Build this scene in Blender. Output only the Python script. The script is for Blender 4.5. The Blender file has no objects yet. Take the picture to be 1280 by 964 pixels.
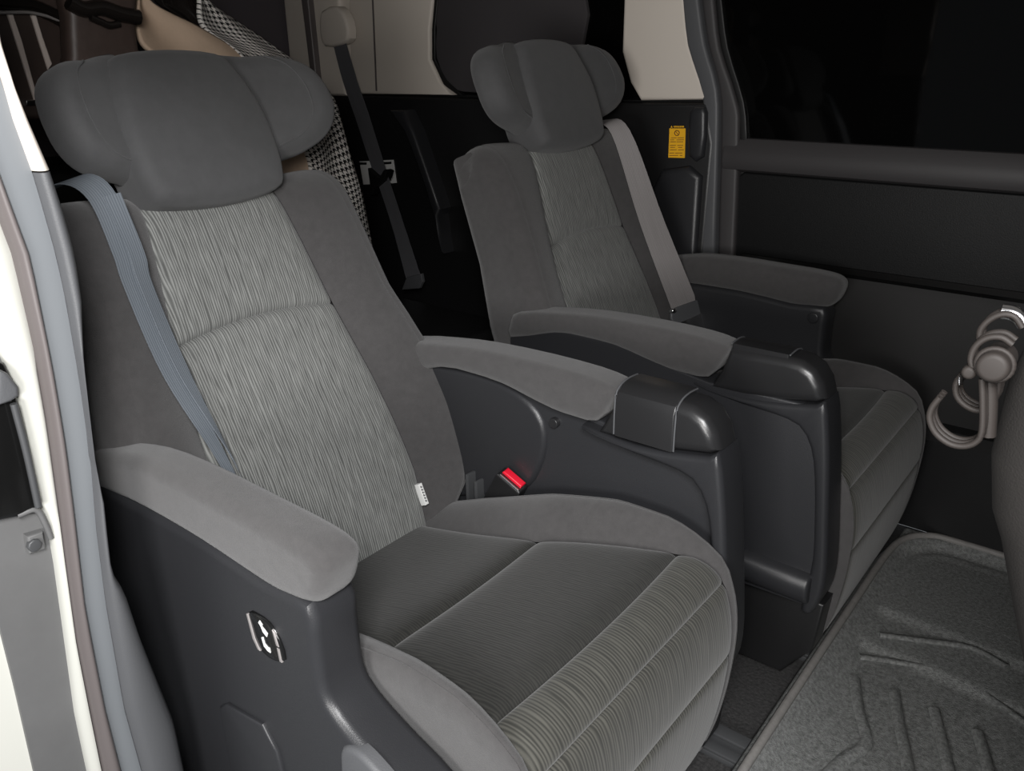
import bpy, bmesh, math, random
from mathutils import Vector, Matrix
random.seed(4)
SC = bpy.context.scene
COL = SC.collection
PI = math.pi

# ------------------------------------------------------------------ camera
CAM = Vector((1.0035, -0.8067, 1.1867))
YAW, PITCH, ROLL, FPX = 2.2417, -0.3794, -0.0102, 1053.45
_cy, _sy, _cp, _sp = math.cos(YAW), math.sin(YAW), math.cos(PITCH), math.sin(PITCH)
FW = Vector((_cy*_cp, _sy*_cp, _sp)); _R = Vector((_sy, -_cy, 0)); _U = _R.cross(FW)
RT = math.cos(ROLL)*_R + math.sin(ROLL)*_U
UP = -math.sin(ROLL)*_R + math.cos(ROLL)*_U
cam = bpy.data.cameras.new('camera'); cam_o = bpy.data.objects.new('camera', cam); COL.objects.link(cam_o)
cam.sensor_fit = 'HORIZONTAL'; cam.sensor_width = 36.0; cam.lens = FPX*36.0/1280.0
cam.clip_start = 0.02; cam.clip_end = 60
m = Matrix((RT, UP, -FW)).transposed().to_4x4(); m.translation = CAM
cam_o.matrix_world = m
SC.camera = cam_o

# ------------------------------------------------------------------ world, light, exposure
W = bpy.data.worlds.new('world'); SC.world = W; W.use_nodes = True
W.node_tree.nodes['Background'].inputs[0].default_value = (0.9, 0.95, 1.0, 1)
W.node_tree.nodes['Background'].inputs[1].default_value = 0.22
def area(name, loc, target, size, energy, color=(1, 1, 1)):
    l = bpy.data.lights.new(name, 'AREA'); l.shape = 'RECTANGLE'; l.size, l.size_y = size
    l.energy = energy; l.color = color
    o = bpy.data.objects.new(name, l); COL.objects.link(o); o.location = loc
    o.rotation_euler = (Vector(target)-Vector(loc)).to_track_quat('-Z', 'Y').to_euler()
    return o
area('camera_side_lamp', (1.03, -0.90, 1.30), (0.0, 0.3, 0.85), (0.2, 0.15), 10, (1.0, 0.975, 0.95))
area('doorway_fill', (0.95, -1.65, 0.95), (-0.1, 0.1, 0.85), (0.6, 0.5), 19, (1.0, 0.985, 0.97))  # unseen fill added outside the doorway to brighten the armrest's outer panel
area('added_high_lamp', (1.38, -1.15, 1.80), (0.0, 0.0, 0.8), (0.45, 0.35), 28, (0.98, 0.985, 1.0))  # unseen lamp added high up; the header keeps it off the far seat
SC.view_settings.view_transform = 'Standard'; SC.view_settings.look = 'None'
SC.view_settings.exposure = 0.25; SC.view_settings.gamma = 1.0; SC.view_settings.use_curve_mapping = False

# ------------------------------------------------------------------ helpers
def ray(px, py): return FW + RT*((px-640)/FPX) - UP*((py-482)/FPX)
def at(px, py, axis, val):
    """point of the plane <axis> = val that the photograph shows at that place"""
    r = ray(px, py); i = 'xyz'.index(axis); return CAM + r*((val-CAM[i])/r[i])

def mat(name, col, rough=0.6, metal=0.0, bump=0.0, bscale=300.0, var=0.0, vscale=20.0, sheen=0.0, coat=0.0, spec=0.5):
    m = bpy.data.materials.new(name); m.use_nodes = True
    nt = m.node_tree; b = nt.nodes['Principled BSDF']
    b.inputs['Base Color'].default_value = (*col, 1); b.inputs['Roughness'].default_value = rough
    b.inputs['Metallic'].default_value = metal; b.inputs['Specular IOR Level'].default_value = spec
    b.inputs['Sheen Weight'].default_value = sheen; b.inputs['Sheen Roughness'].default_value = 0.6
    b.inputs['Coat Weight'].default_value = coat
    tc = nt.nodes.new('ShaderNodeTexCoord')
    if bump > 0:
        n = nt.nodes.new('ShaderNodeTexNoise'); n.inputs['Scale'].default_value = bscale; n.inputs['Detail'].default_value = 3
        nt.links.new(tc.outputs['Object'], n.inputs['Vector'])
        bp = nt.nodes.new('ShaderNodeBump'); bp.inputs['Strength'].default_value = bump; bp.inputs['Distance'].default_value = 0.002
        nt.links.new(n.outputs['Fac'], bp.inputs['Height']); nt.links.new(bp.outputs['Normal'], b.inputs['Normal'])
    if var > 0:
        n = nt.nodes.new('ShaderNodeTexNoise'); n.inputs['Scale'].default_value = vscale; n.inputs['Detail'].default_value = 6
        n.inputs['Roughness'].default_value = 0.7
        nt.links.new(tc.outputs['Object'], n.inputs['Vector'])
        r = nt.nodes.new('ShaderNodeValToRGB')
        r.color_ramp.elements[0].position = 0.3; r.color_ramp.elements[1].position = 0.7
        r.color_ramp.elements[0].color = (*[c*(1-var) for c in col], 1); r.color_ramp.elements[1].color = (*[c*(1+var) for c in col], 1)
        nt.links.new(n.outputs['Fac'], r.inputs['Fac']); nt.links.new(r.outputs['Color'], b.inputs['Base Color'])
    return m

def mat_streak(name, dark, light, per=0.0045, sv=14.0, amp=5.0, mix=0.5, bump=0.3, rough=0.8, sheen=0.2):
    """woven fabric with fine wavy streaks, about <per> metres apart, that run along the v direction of the uv map (metres)"""
    m = bpy.data.materials.new(name); m.use_nodes = True
    nt = m.node_tree; b = nt.nodes['Principled BSDF']; L = nt.links.new
    b.inputs['Roughness'].default_value = rough; b.inputs['Sheen Weight'].default_value = sheen; b.inputs['Specular IOR Level'].default_value = 0.25
    uv = nt.nodes.new('ShaderNodeUVMap'); sx = nt.nodes.new('ShaderNodeSeparateXYZ'); L(uv.outputs['UV'], sx.inputs[0])
    def noise(su, sv_, det):
        mp = nt.nodes.new('ShaderNodeMapping'); mp.inputs['Scale'].default_value = (su, sv_, 1)
        L(uv.outputs['UV'], mp.inputs['Vector'])
        n = nt.nodes.new('ShaderNodeTexNoise'); n.inputs['Scale'].default_value = 1.0; n.inputs['Detail'].default_value = det
        L(mp.outputs[0], n.inputs['Vector']); return n.outputs['Fac']
    def M(op, x, y=None):
        n = nt.nodes.new('ShaderNodeMath'); n.operation = op
        for i, v in enumerate((x, y)):
            if v is None: continue
            if isinstance(v, (int, float)): n.inputs[i].default_value = v
            else: L(v, n.inputs[i])
        return n.outputs[0]
    ph = M('ADD', M('MULTIPLY', sx.outputs['X'], 2*PI/per), M('MULTIPLY', noise(0.55/per, sv, 1.0), amp*2))
    wv = M('ADD', M('MULTIPLY', M('SINE', ph), 0.5), 0.5)
    br = noise(1.3/per, sv*2.2, 1.0)
    h = M('ADD', M('MULTIPLY', wv, mix), M('MULTIPLY', br, 1.0-mix))
    r = nt.nodes.new('ShaderNodeValToRGB')
    r.color_ramp.elements[0].position = 0.25; r.color_ramp.elements[1].position = 0.80
    r.color_ramp.elements[0].color = (*dark, 1); r.color_ramp.elements[1].color = (*light, 1)
    L(h, r.inputs['Fac']); L(r.outputs['Color'], b.inputs['Base Color'])
    bp = nt.nodes.new('ShaderNodeBump'); bp.inputs['Strength'].default_value = bump; bp.inputs['Distance'].default_value = 0.001
    L(h, bp.inputs['Height']); L(bp.outputs['Normal'], b.inputs['Normal'])
    return m

def mat_houndstooth(name, a, bcol, per):
    m = bpy.data.materials.new(name); m.use_nodes = True
    nt = m.node_tree; b = nt.nodes['Principled BSDF']; L = nt.links.new
    b.inputs['Roughness'].default_value = 0.9; b.inputs['Specular IOR Level'].default_value = 0.1
    uv = nt.nodes.new('ShaderNodeUVMap'); sx = nt.nodes.new('ShaderNodeSeparateXYZ')
    mp = nt.nodes.new('ShaderNodeMapping'); mp.inputs['Scale'].default_value = (1/per, 1/per, 1)
    L(uv.outputs['UV'], mp.inputs['Vector']); L(mp.outputs[0], sx.inputs[0])
    def M(op, x, y=None):
        n = nt.nodes.new('ShaderNodeMath'); n.operation = op
        for i, v in enumerate((x, y)):
            if v is None: continue
            if isinstance(v, (int, float)): n.inputs[i].default_value = v
            else: L(v, n.inputs[i])
        return n.outputs[0]
    u, v = sx.outputs['X'], sx.outputs['Y']
    su = M('LESS_THAN', M('FRACT', u), 0.5); sv = M('LESS_THAN', M('FRACT', v), 0.5)
    ov = M('LESS_THAN', M('FRACT', M('MULTIPLY', M('ADD', M('SUBTRACT', u, v), 100.0), 2.0)), 0.5)
    f = M('ADD', M('MULTIPLY', ov, su), M('MULTIPLY', M('SUBTRACT', 1.0, ov), sv))
    mx = nt.nodes.new('ShaderNodeMix'); mx.data_type = 'RGBA'
    mx.inputs[6].default_value = (*a, 1); mx.inputs[7].default_value = (*bcol, 1)
    L(f, mx.inputs[0]); L(mx.outputs[2], b.inputs['Base Color'])
    return m

def finish(o, kind=None, label=None, cat=None, group=None):
    if kind: o['kind'] = kind
    if label: o['label'] = label
    if cat: o['category'] = cat
    if group: o['group'] = group
    return o

def mesh(name, verts, faces, material, parent=None, uvs=None, smooth=True, sharp=35, flip=False):
    me = bpy.data.meshes.new(name)
    if flip: faces = [tuple(reversed(f)) for f in faces]
    me.from_pydata([tuple(v) for v in verts], [], faces)
    if uvs:
        ul = me.uv_layers.new(name='UVMap')
        for lp in me.loops: ul.data[lp.index].uv = uvs[lp.vertex_index]
    me.materials.append(material)
    if smooth:
        for p in me.polygons: p.use_smooth = True
        if sharp: me.set_sharp_from_angle(angle=math.radians(sharp))
    me.update()
    o = bpy.data.objects.new(name, me); COL.objects.link(o)
    if parent: o.parent = parent
    return o

def empty(name, loc, label, cat, group=None):
    o = bpy.data.objects.new(name, None); o.empty_display_size = 0.1; COL.objects.link(o); o.location = loc
    return finish(o, None, label, cat, group)

def cr(pts, n, closed=False):
    """Catmull-Rom through the points, n steps to a span"""
    P = [Vector(p) for p in pts]; N = len(P); out = []
    rng = N if closed else N-1
    for i in range(rng):
        if closed: p0, p1, p2, p3 = P[(i-1) % N], P[i], P[(i+1) % N], P[(i+2) % N]
        else:
            p1, p2 = P[i], P[i+1]
            p0 = P[i-1] if i > 0 else p1*2-p2
            p3 = P[i+2] if i+2 < N else p2*2-p1
        for k in range(n):
            t = k/n
            out.append(0.5*((2*p1)+(p2-p0)*t+(2*p0-5*p1+4*p2-p3)*t*t+(-p0+3*p1-3*p2+p3)*t**3))
    if not closed: out.append(P[-1].copy())
    return out

def interp(tab, x):
    if x <= tab[0][0]: return tab[0][1]
    for (a, b), (c, d) in zip(tab, tab[1:]):
        if x <= c:
            t = (x-a)/(c-a); t = t*t*(3-2*t) if len(tab) < 4 else t
            return b+(d-b)*t
    return tab[-1][1]

def gridfaces(nu, nv, off=0, cu=False, cv=False):
    f = []
    for i in range(nu if cu else nu-1):
        for j in range(nv if cv else nv-1):
            f.append((off+i*nv+j, off+((i+1) % nu)*nv+j, off+((i+1) % nu)*nv+(j+1) % nv, off+i*nv+(j+1) % nv))
    return f

def _step(pts, d, D):
    """one small inward step; D holds the outline's own edge directions, an edge that would turn round collapses"""
    N = len(pts); out = []
    live = [(pts[(i+1) % N]-pts[i]).length > 1e-6 for i in range(N)]
    for i in range(N):
        k = 0
        while k < N and not live[(i+k) % N]: k += 1
        q = 1
        while q < N and not live[(i-q) % N]: q += 1
        e1, e2 = D[(i-q) % N], D[(i+k) % N]
        n1 = Vector((-e1.y, e1.x)); n = n1+Vector((-e2.y, e2.x))
        n = n1 if n.length < 1e-6 else n.normalized()
        out.append(pts[i]+n*(d[i]/max(0.6, n.dot(n1))))
    for _ in range(6):
        for i in range(N):
            j = (i+1) % N
            if not live[i] or (out[j]-out[i]).dot(D[i]) <= 0:
                m_ = (out[i]+out[j])/2; out[i] = m_; out[j] = m_.copy()
    return out

def offset2(pts, d):
    """inset of a closed counter-clockwise outline by d, in small steps that merge the points that would cross"""
    cur = [Vector(p) for p in pts]; N = len(cur); lim = []
    for i in range(N):                       # never further than 0.42 of the way to the opposite side
        e = cur[(i+1) % N]-cur[i-1]; e = e.normalized() if e.length > 1e-9 else Vector((1, 0)); nn = Vector((-e.y, e.x)); best = 1.0
        for j in range(N):
            k = (j+1) % N
            if i in (j, k): continue
            g = cur[k]-cur[j]; den = nn.x*g.y-nn.y*g.x
            if abs(den) < 1e-12: continue
            w = cur[j]-cur[i]; t = (w.x*g.y-w.y*g.x)/den; u = (w.x*nn.y-w.y*nn.x)/den
            if t > 1e-4 and -0.01 <= u <= 1.01 and abs(nn.dot(Vector((-g.y, g.x)).normalized())) > 0.5: best = min(best, t)
        lim.append(min(d, 0.42*best))
    for _ in range(4): lim = [min(lim[i], (lim[i-1]+2*lim[i]+lim[(i+1) % N])/4) for i in range(N)]
    n = max(1, int(d/0.0015))
    D = [(cur[(i+1) % N]-cur[i]).normalized() for i in range(N)]
    for _ in range(n): cur = _step(cur, [q/n for q in lim], D)
    return cur

def area2(p): return 0.5*sum(p[i-1][0]*p[i][1]-p[i][0]*p[i-1][1] for i in range(len(p)))

def prism(name, outline, f3, c0, c1, r, material, parent=None, sm=0, seg=4, r1=None, scale_in=False, dome=0.0, sharp=35):
    """solid with the 2-D outline, from depth c0 to c1, both rims rounded with radius r (r1 on the c1 side); f3 maps (a,b,c) to space"""
    pts = [Vector((p[0], p[1])) for p in outline]
    if area2(pts) < 0: pts.reverse()
    if sm: pts = cr(pts, sm, True)
    if r1 is None: r1 = r
    rings = []
    cen = sum(pts, Vector((0, 0)))/len(pts)
    def ins(d):
        if scale_in:
            return [p+(cen-p)*(d/max((p-cen).length, 1e-6)) if (p-cen).length > d else cen for p in pts]
        return offset2(pts, d) if d > 1e-7 else pts
    s = 1 if c1 > c0 else -1
    if r > 0:
        for k in range(seg+1):
            th = PI/2*k/seg; rings.append((ins(r*(1-math.sin(th))), c0+s*r*(1-math.cos(th))))
    else: rings.append((pts, c0))
    if r1 > 0:
        for k in range(seg+1):
            th = PI/2*k/seg; rings.append((ins(r1*(1-math.cos(th))), c1-s*r1*(1-math.sin(th))))
    else: rings.append((pts, c1))
    if dome:
        base, d1 = rings[-1][0], c1
        for k in range(1, 5):
            q = k/5; rings.append(([p+(cen-p)*q for p in base], d1+s*dome*(1-(1-q)**2)))
    n = len(pts); V = []
    for ring, c in rings: V += [f3(p.x, p.y, c) for p in ring]
    F = gridfaces(len(rings), n, 0, False, True)
    F.append(tuple(range(n))); k = (len(rings)-1)*n; F.append(tuple(range(k+n-1, k-1, -1)))
    o = mesh(name, V, F, material, parent, sharp=sharp)
    bm = bmesh.new(); bm.from_mesh(o.data); bmesh.ops.remove_doubles(bm, verts=bm.verts, dist=2e-5)
    for f in [f for f in bm.faces if len(f.verts) > 4]:
        ed = list(f.edges); bmesh.ops.delete(bm, geom=[f], context='FACES_ONLY')
        bmesh.ops.triangle_fill(bm, use_beauty=True, use_dissolve=False, edges=ed)
    for f in bm.faces: f.smooth = True
    bmesh.ops.recalc_face_normals(bm, faces=bm.faces); bm.to_mesh(o.data); bm.free()
    return o

def box(name, lo, hi, material, parent=None, r=0.004, seg=2):
    x0, y0, z0 = lo; x1, y1, z1 = hi
    return prism(name, [(x0, y0), (x1, y0), (x1, y1), (x0, y1)], lambda a, b, c: (a, b, c), z0, z1, r, material, parent, seg=seg)

def tube(name, pts, rad, material, parent=None, n=8, closed=False, flat=1.0, sm=4):
    P = cr(pts, sm, closed) if sm else [Vector(p) for p in pts]
    V = []; N = len(P); up = Vector((0.13, 0.3, 0.94))
    for i, p in enumerate(P):
        a = P[(i-1) % N] if (closed or i > 0) else p; b = P[(i+1) % N] if (closed or i < N-1) else p
        t = (b-a).normalized(); s = t.cross(up)
        if s.length < 0.05: s = t.cross(Vector((1, 0, 0)))
        s.normalize(); u = s.cross(t)
        rr = rad(i/(N-1)) if callable(rad) else rad
        for k in range(n):
            th = 2*PI*k/n; V.append(p+s*(rr*math.cos(th))+u*(rr*flat*math.sin(th)))
    F = gridfaces(N, n, 0, closed, True)
    if not closed: F += [tuple(range(n)), tuple(range((N-1)*n+n-1, (N-1)*n-1, -1))]
    o = mesh(name, V, F, material, parent, sharp=50)
    bm = bmesh.new(); bm.from_mesh(o.data); bmesh.ops.recalc_face_normals(bm, faces=bm.faces); bm.to_mesh(o.data); bm.free()
    return o

def ribbon(name, A, B, th, material, parent=None, sm=6, hump=0.0):
    """woven band with thickness between two edge lines (lists of points)"""
    A = cr(A, sm); B = cr(B, sm); n = len(A); V = []; UV = []; L = 0
    for i in range(n):
        a, b = A[i], B[i]
        t = (A[min(i+1, n-1)]-A[max(i-1, 0)]).normalized(); w = (b-a).normalized(); nn = t.cross(w).normalized()*th
        if i: L += (A[i]-A[i-1]).length
        m_ = (a+b)/2+nn*hump/th if th else (a+b)/2
        ring = [a, m_, b, b-nn, m_-nn, a-nn]
        V += ring; wd = (b-a).length
        UV += [(0, L), (wd/2, L), (wd, L), (wd, L), (wd/2, L), (0, L)]
    F = gridfaces(n, 6, 0, False, True)+[tuple(range(6)), tuple(range((n-1)*6+5, (n-1)*6-1, -1))]
    o = mesh(name, V, F, material, parent, uvs=UV, sharp=40)
    bm = bmesh.new(); bm.from_mesh(o.data); bmesh.ops.recalc_face_normals(bm, faces=bm.faces); bm.to_mesh(o.data); bm.free()
    return o

# ------------------------------------------------------------------ materials
M = {}
M['cloth'] = mat('grey_cloth', (0.055, 0.0525, 0.0525), 0.9, bump=0.35, bscale=900, var=0.12, vscale=60, sheen=0.25, spec=0.2)
M['cloth_head'] = mat('headrest_cloth', (0.066, 0.066, 0.0675), 0.74, bump=0.2, bscale=1100, var=0.08, vscale=40, sheen=0.15, spec=0.3)
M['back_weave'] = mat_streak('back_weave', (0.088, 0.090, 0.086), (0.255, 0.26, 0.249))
M['seat_weave_shaded'] = mat_streak('seat_weave_shaded', (0.015, 0.015, 0.0137), (0.032, 0.0315, 0.028), sv=22)  # back weave fabric, with the shade on the cushion tops put into its colour
M['front_weave_lit'] = mat_streak('front_weave_lit', (0.030, 0.030, 0.026), (0.090, 0.088, 0.076), per=0.0055, sv=9)  # same fabric, lighter than the tops because the front's light is painted in
M['plastic'] = mat('dark_grained_plastic', (0.024, 0.0245, 0.027), 0.37, bump=0.15, bscale=700, spec=0.5)
M['plastic_lid'] = mat('black_smooth_plastic', (0.020, 0.020, 0.021), 0.30, bump=0.05, bscale=500)
M['plastic_grey'] = mat('grey_trim_plastic', (0.085, 0.087, 0.092), 0.5, bump=0.15, bscale=600)
M['panel_grey'] = mat('jamb_grey_panel', (0.115, 0.115, 0.115), 0.5, var=0.08, vscale=8)
M['strip_grey'] = mat('light_grey_rubber_strip', (0.18, 0.192, 0.204), 0.55)
M['seal'] = mat('brown_grey_rubber_seal', (0.115, 0.100, 0.098), 0.42)
M['paint'] = mat('pearl_white_paint', (0.50, 0.50, 0.46), 0.25, coat=0.5)
M['beige'] = mat('beige_trim', (0.66, 0.60, 0.53), 0.6, bump=0.08, bscale=500)
M['black_trim'] = mat('black_trim', (0.012, 0.012, 0.0125), 0.38, bump=0.15, bscale=500)
M['door_trim'] = mat('door_trim_plastic', (0.045, 0.042, 0.043), 0.55, bump=0.15, bscale=700)
M['door_leather'] = mat('door_black_leather', (0.007, 0.0072, 0.0075), 0.5, spec=0.22, bump=0.25, bscale=500)
M['door_low'] = mat('door_lower_plastic', (0.017, 0.0165, 0.0165), 0.6, spec=0.3, bump=0.15, bscale=500)
M['gloss'] = mat('gloss_black', (0.006, 0.006, 0.006), 0.15)
M['glass'] = mat('dark_tinted_glass', (0.002, 0.002, 0.002), 0.04, spec=0.12)
M['chrome'] = mat('chrome', (0.75, 0.75, 0.76), 0.18, metal=1.0)
M['silver'] = mat('silver_plastic', (0.30, 0.28, 0.275), 0.4, metal=0.2)
M['white'] = mat('white_print', (0.8, 0.8, 0.78), 0.6)
M['red'] = mat('red_button', (0.70, 0.008, 0.03), 0.35)
M['yellow'] = mat('yellow_sticker', (0.95, 0.50, 0.015), 0.5)
M['ink'] = mat('sticker_ink', (0.22, 0.09, 0.015), 0.6)
M['black'] = mat('black_print', (0.006, 0.006, 0.006), 0.5)
M['belt_blue'] = mat_streak('belt_webbing_blue_grey', (0.12, 0.138, 0.157), (0.19, 0.21, 0.235), per=0.004, sv=3, amp=0.3, bump=0.3, rough=0.42, sheen=0.0)
M['belt_brown'] = mat_streak('belt_webbing_brown_grey', (0.23, 0.215, 0.212), (0.30, 0.283, 0.28), per=0.004, sv=3, amp=0.3, bump=0.3, rough=0.6, sheen=0.0)
M['belt_dark'] = mat_streak('belt_webbing_dark', (0.085, 0.085, 0.09), (0.13, 0.13, 0.14), per=0.004, sv=3, amp=0.3, bump=0.3, rough=0.6, sheen=0.0)
M['carpet'] = mat('black_carpet', (0.035, 0.034, 0.034), 0.95, bump=1.0, bscale=170, var=0.6, vscale=140)
M['rail'] = mat('rail_metal', (0.07, 0.072, 0.075), 0.45, metal=0.2)
M['mat'] = mat('floor_mat_rubber', (0.20, 0.205, 0.20), 0.6, bump=0.9, bscale=420, var=0.55, vscale=140)
M['mat_lip'] = mat('mat_lip_rubber', (0.23, 0.22, 0.21), 0.6, var=0.15, vscale=60)
M['hook'] = mat('hook_taupe', (0.015, 0.012, 0.0105), 0.65, spec=0.3)
M['front_cloth_shaded'] = mat('front_seat_cloth_shaded', (0.013, 0.0118, 0.011), 0.9, bump=0.3, bscale=700, spec=0.2)  # darkened base colour stands in for the shade on the front seat
M['tan'] = mat('tan_lining', (0.55, 0.41, 0.30), 0.75, var=0.1, vscale=9)
M['hound'] = mat_houndstooth('houndstooth_wool', (0.012, 0.011, 0.011), (0.75, 0.72, 0.68), 0.0155)
M['brown'] = mat('dark_brown_leather', (0.055, 0.038, 0.032), 0.5, bump=0.4, bscale=40, var=0.2, vscale=15)
M['brown_gloss'] = mat('black_brown_gloss', (0.012, 0.010, 0.009), 0.18, bump=0.3, bscale=25)
M['cream'] = mat('cream_piping', (0.80, 0.70, 0.64), 0.6)
M['shade'] = mat('window_shade_cloth', (0.040, 0.036, 0.038), 0.9, bump=0.2, bscale=600)
M['tailgate'] = mat('tailgate_dark', (0.085, 0.074, 0.082), 0.8)
M['head_liner'] = mat('grey_headliner', (0.35, 0.33, 0.31), 0.9)

# ------------------------------------------------------------------ setting: floor, walls, roof
def struct(o): o['kind'] = 'structure'; return o
struct(box('floor', (-1.75, -0.42, -0.06), (1.9, 1.36, 0.0), M['carpet'], r=0))
struct(box('ceiling', (-1.75, -0.44, 1.42), (1.9, 1.38, 1.46), M['head_liner'], r=0))
struct(box('trim_6', (-0.2, -0.50, 1.37), (1.9, -0.40, 1.46), M['head_liner'], r=0.01))
struct(box('trim_7', (1.24, -0.50, -0.05), (1.36, -0.40, 1.42), M['plastic_grey'], r=0.01))
struct(box('door_2', (1.365, -0.52, -0.05), (1.85, -0.44, 1.42), M['door_low'], r=0.01))
struct(box('wall_front', (1.85, -0.52, -0.05), (1.90, 1.38, 1.42), M['black_trim'], r=0))
struct(box('wall_back', (-1.74, -0.44, 0.0), (-1.68, 1.38, 1.42), M['tailgate'], r=0))

# far side: trimmed body wall behind the sliding door, door and window
YD = 1.334
wall_far = struct(box('wall_far', (-1.68, 1.34, 0.0), (-0.02, 1.40, 1.42), M['black_trim'], r=0))
def wz(a, b, c): return (a, c, b)          # outline in (x,z), depth in y
prism('lower_trim', [(-1.66, 0.0), (0.0, 0.0), (0.005, 0.30), (0.006, 0.66), (0.011, 0.954), (-0.016, 1.055), (-0.2, 1.05), (-0.80, 1.046), (-1.36, 1.046), (-1.66, 1.04)],
      wz, 1.345, 1.298, 0.0, M['black_trim'], wall_far, r1=0.012)
prism('upper_trim', [(-0.016, 1.062), (-0.05, 1.13), (-0.079, 1.19), (-0.101, 1.30), (-0.105, 1.42), (-0.28, 1.42), (-0.2795, 1.178), (-0.25, 1.10), (-0.215, 1.055)],
      wz, 1.345, 1.300, 0.0, M['beige'], wall_far, r1=0.010)
prism('upper_trim', [(-1.36, 1.048), (-0.90, 1.054), (-0.945, 1.09), (-0.99, 1.16), (-0.985, 1.25), (-0.963, 1.34), (-0.95, 1.42), (-1.34, 1.42), (-1.36, 1.2)],
      wz, 1.345, 1.296, 0.0, M['beige'], wall_far, r1=0.008)
prism('panel_seam', [(-1.245, 1.06), (-1.238, 1.06), (-1.225, 1.42), (-1.232, 1.42)], wz, 1.31, 1.2945, 0.0, M['seal'], wall_far)
prism('corner_trim', [(-1.67, 1.04), (-1.372, 1.04), (-1.365, 1.42), (-1.67, 1.42)], wz, 1.345, 1.27, 0.0, M['beige'], wall_far, r1=0.02)
prism('rib_trim', [(-1.52, 1.04), (-1.49, 1.04), (-1.50, 1.42), (-1.54, 1.42)], wz, 1.29, 1.245, 0.0, M['seal'], wall_far, r1=0.008)
# vertical highlight rib on the lower trim beside the door
prism('pillar_rib', [(-0.055, 0.92), (-0.012, 0.92), (-0.012, 1.03), (-0.03, 1.045), (-0.06, 1.03)], wz, 1.31, 1.284, 0.0, M['plastic'], wall_far, r1=0.012, sm=2)
prism('pillar_rib', [(-0.16, 0.30), (-0.012, 0.30), (-0.012, 0.87), (-0.05, 0.895), (-0.13, 0.88), (-0.16, 0.82)], wz, 1.31, 1.280, 0.0, M['plastic'], wall_far, r1=0.016)
# rear quarter window with its drawn shade
w2 = struct(prism('window_2', [(-0.955, 1.42), (-0.985, 1.25), (-0.99, 1.16), (-0.94, 1.085), (-0.88, 1.055), (-0.215, 1.055), (-0.26, 1.12), (-0.285, 1.20), (-0.285, 1.42)],
                  wz, 1.34, 1.322, 0.0, M['glass']))
prism('window_seal', [(-0.95, 1.42), (-0.982, 1.25), (-0.987, 1.16), (-0.94, 1.083), (-0.88, 1.053), (-0.86, 1.053), (-0.93, 1.10), (-0.973, 1.16), (-0.968, 1.25), (-0.935, 1.42)],
      wz, 1.325, 1.305, 0.0, M['black'], w2, r1=0.003)
prism('sunshade', [(-0.93, 1.42), (-0.965, 1.25), (-0.97, 1.165), (-0.925, 1.09), (-0.86, 1.064), (-0.45, 1.064), (-0.43, 1.12), (-0.43, 1.42)],
      wz, 1.322, 1.308, 0.0, M['shade'], w2, r1=0.005, sm=2)
# rubber weatherstrip between body and door, and door frame
def band(name, Lp, Rp, ya, yb, material, parent=None, r=0.006, sm=3):
    A = [at(*p, 'y', yb) for p in Lp]; B = [at(*p, 'y', yb) for p in Rp]
    o = cr([(p.x, p.z) for p in A], sm)+list(reversed(cr([(p.x, p.z) for p in B], sm)))
    return prism(name, o, wz, ya, yb, 0.0, material, parent, r1=r)
struct(band('trim_1', [(850, -40), (852, 0), (858, 56), (877, 122), (878, 180), (875, 330)], [(868, -40), (873, 0), (881, 56), (896, 112), (897, 180), (892, 330)], 1.345, 1.30, M['plastic_grey'], None, 0.009))
door = struct(prism('door_1', [(-0.06, 0.03), (1.8, 0.03), (1.8, 0.955), (0.055, 0.955), (-0.02, 0.955), (-0.04, 0.8)], wz, 1.37, 1.345, 0.0, M['door_low']))
band('frame_trim', [(872, -40), (876, 0), (884, 56), (898, 112), (900, 180), (894, 420)], [(886, -40), (892, 0), (899, 60), (919, 124), (923, 180), (912, 420)], 1.36, 1.318, M['door_trim'], door, 0.010)
# belt line ledge, leather inset, gloss strip, lower panel
def prof_x(name, prof, x0, x1, material, parent, r=0.002, dx=0.0):
    """bar along x whose cross-section is the outline in (y,z)"""
    return prism(name, prof, lambda a, b, c: (c, a, b), x0, x1, r, material, parent)
prof_x('belt_ledge', [(1.36, 0.885), (1.328, 0.885), (1.316, 0.892), (1.308, 0.91), (1.312, 0.94), (1.330, 0.968), (1.36, 0.975)], 0.03, 1.8, M['door_trim'], door, 0.004)
prism('inset_panel', [(0.062, 0.60), (1.78, 0.56), (1.78, 0.884), (0.085, 0.884), (0.068, 0.87), (0.062, 0.85)], wz, 1.35, 1.333, 0.0, M['door_leather'], door, r1=0.006)
prism('inset_edge', [(0.048, 0.60), (0.064, 0.60), (0.064, 0.86), (0.075, 0.884), (0.10, 0.888), (0.045, 0.888)], wz, 1.35, 1.326, 0.0, M['door_trim'], door, r1=0.005)
prof_x('gloss_strip', [(1.35, 0.650), (1.326, 0.648), (1.321, 0.658), (1.326, 0.672), (1.35, 0.674)], 0.10, 1.8, M['gloss'], door)
prof_x('lower_panel', [(1.35, 0.20), (1.322, 0.22), (1.316, 0.40), (1.316, 0.62), (1.326, 0.648), (1.35, 0.65)], 0.02, 1.8, M['door_low'], door)
prof_x('kick_ledge', [(1.35, 0.05), (1.27, 0.05), (1.26, 0.30), (1.28, 0.325), (1.35, 0.33)], 0.60, 1.8, M['black_trim'], door, 0.01)
win = struct(prism('window_1', [(-0.10, 1.42), (-0.03, 1.30), (0.002, 1.185), (0.05, 1.052), (0.066, 0.96), (1.8, 0.96), (1.8, 1.42)], wz, 1.352, 1.338, 0.0, M['glass']))
band('window_seal', [(888, -40), (894, 0), (901, 60), (921, 126), (925, 178)], [(896, -40), (902, 0), (910, 60), (930, 128), (934, 178)], 1.345, 1.328, M['black'], win, 0.004)

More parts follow.
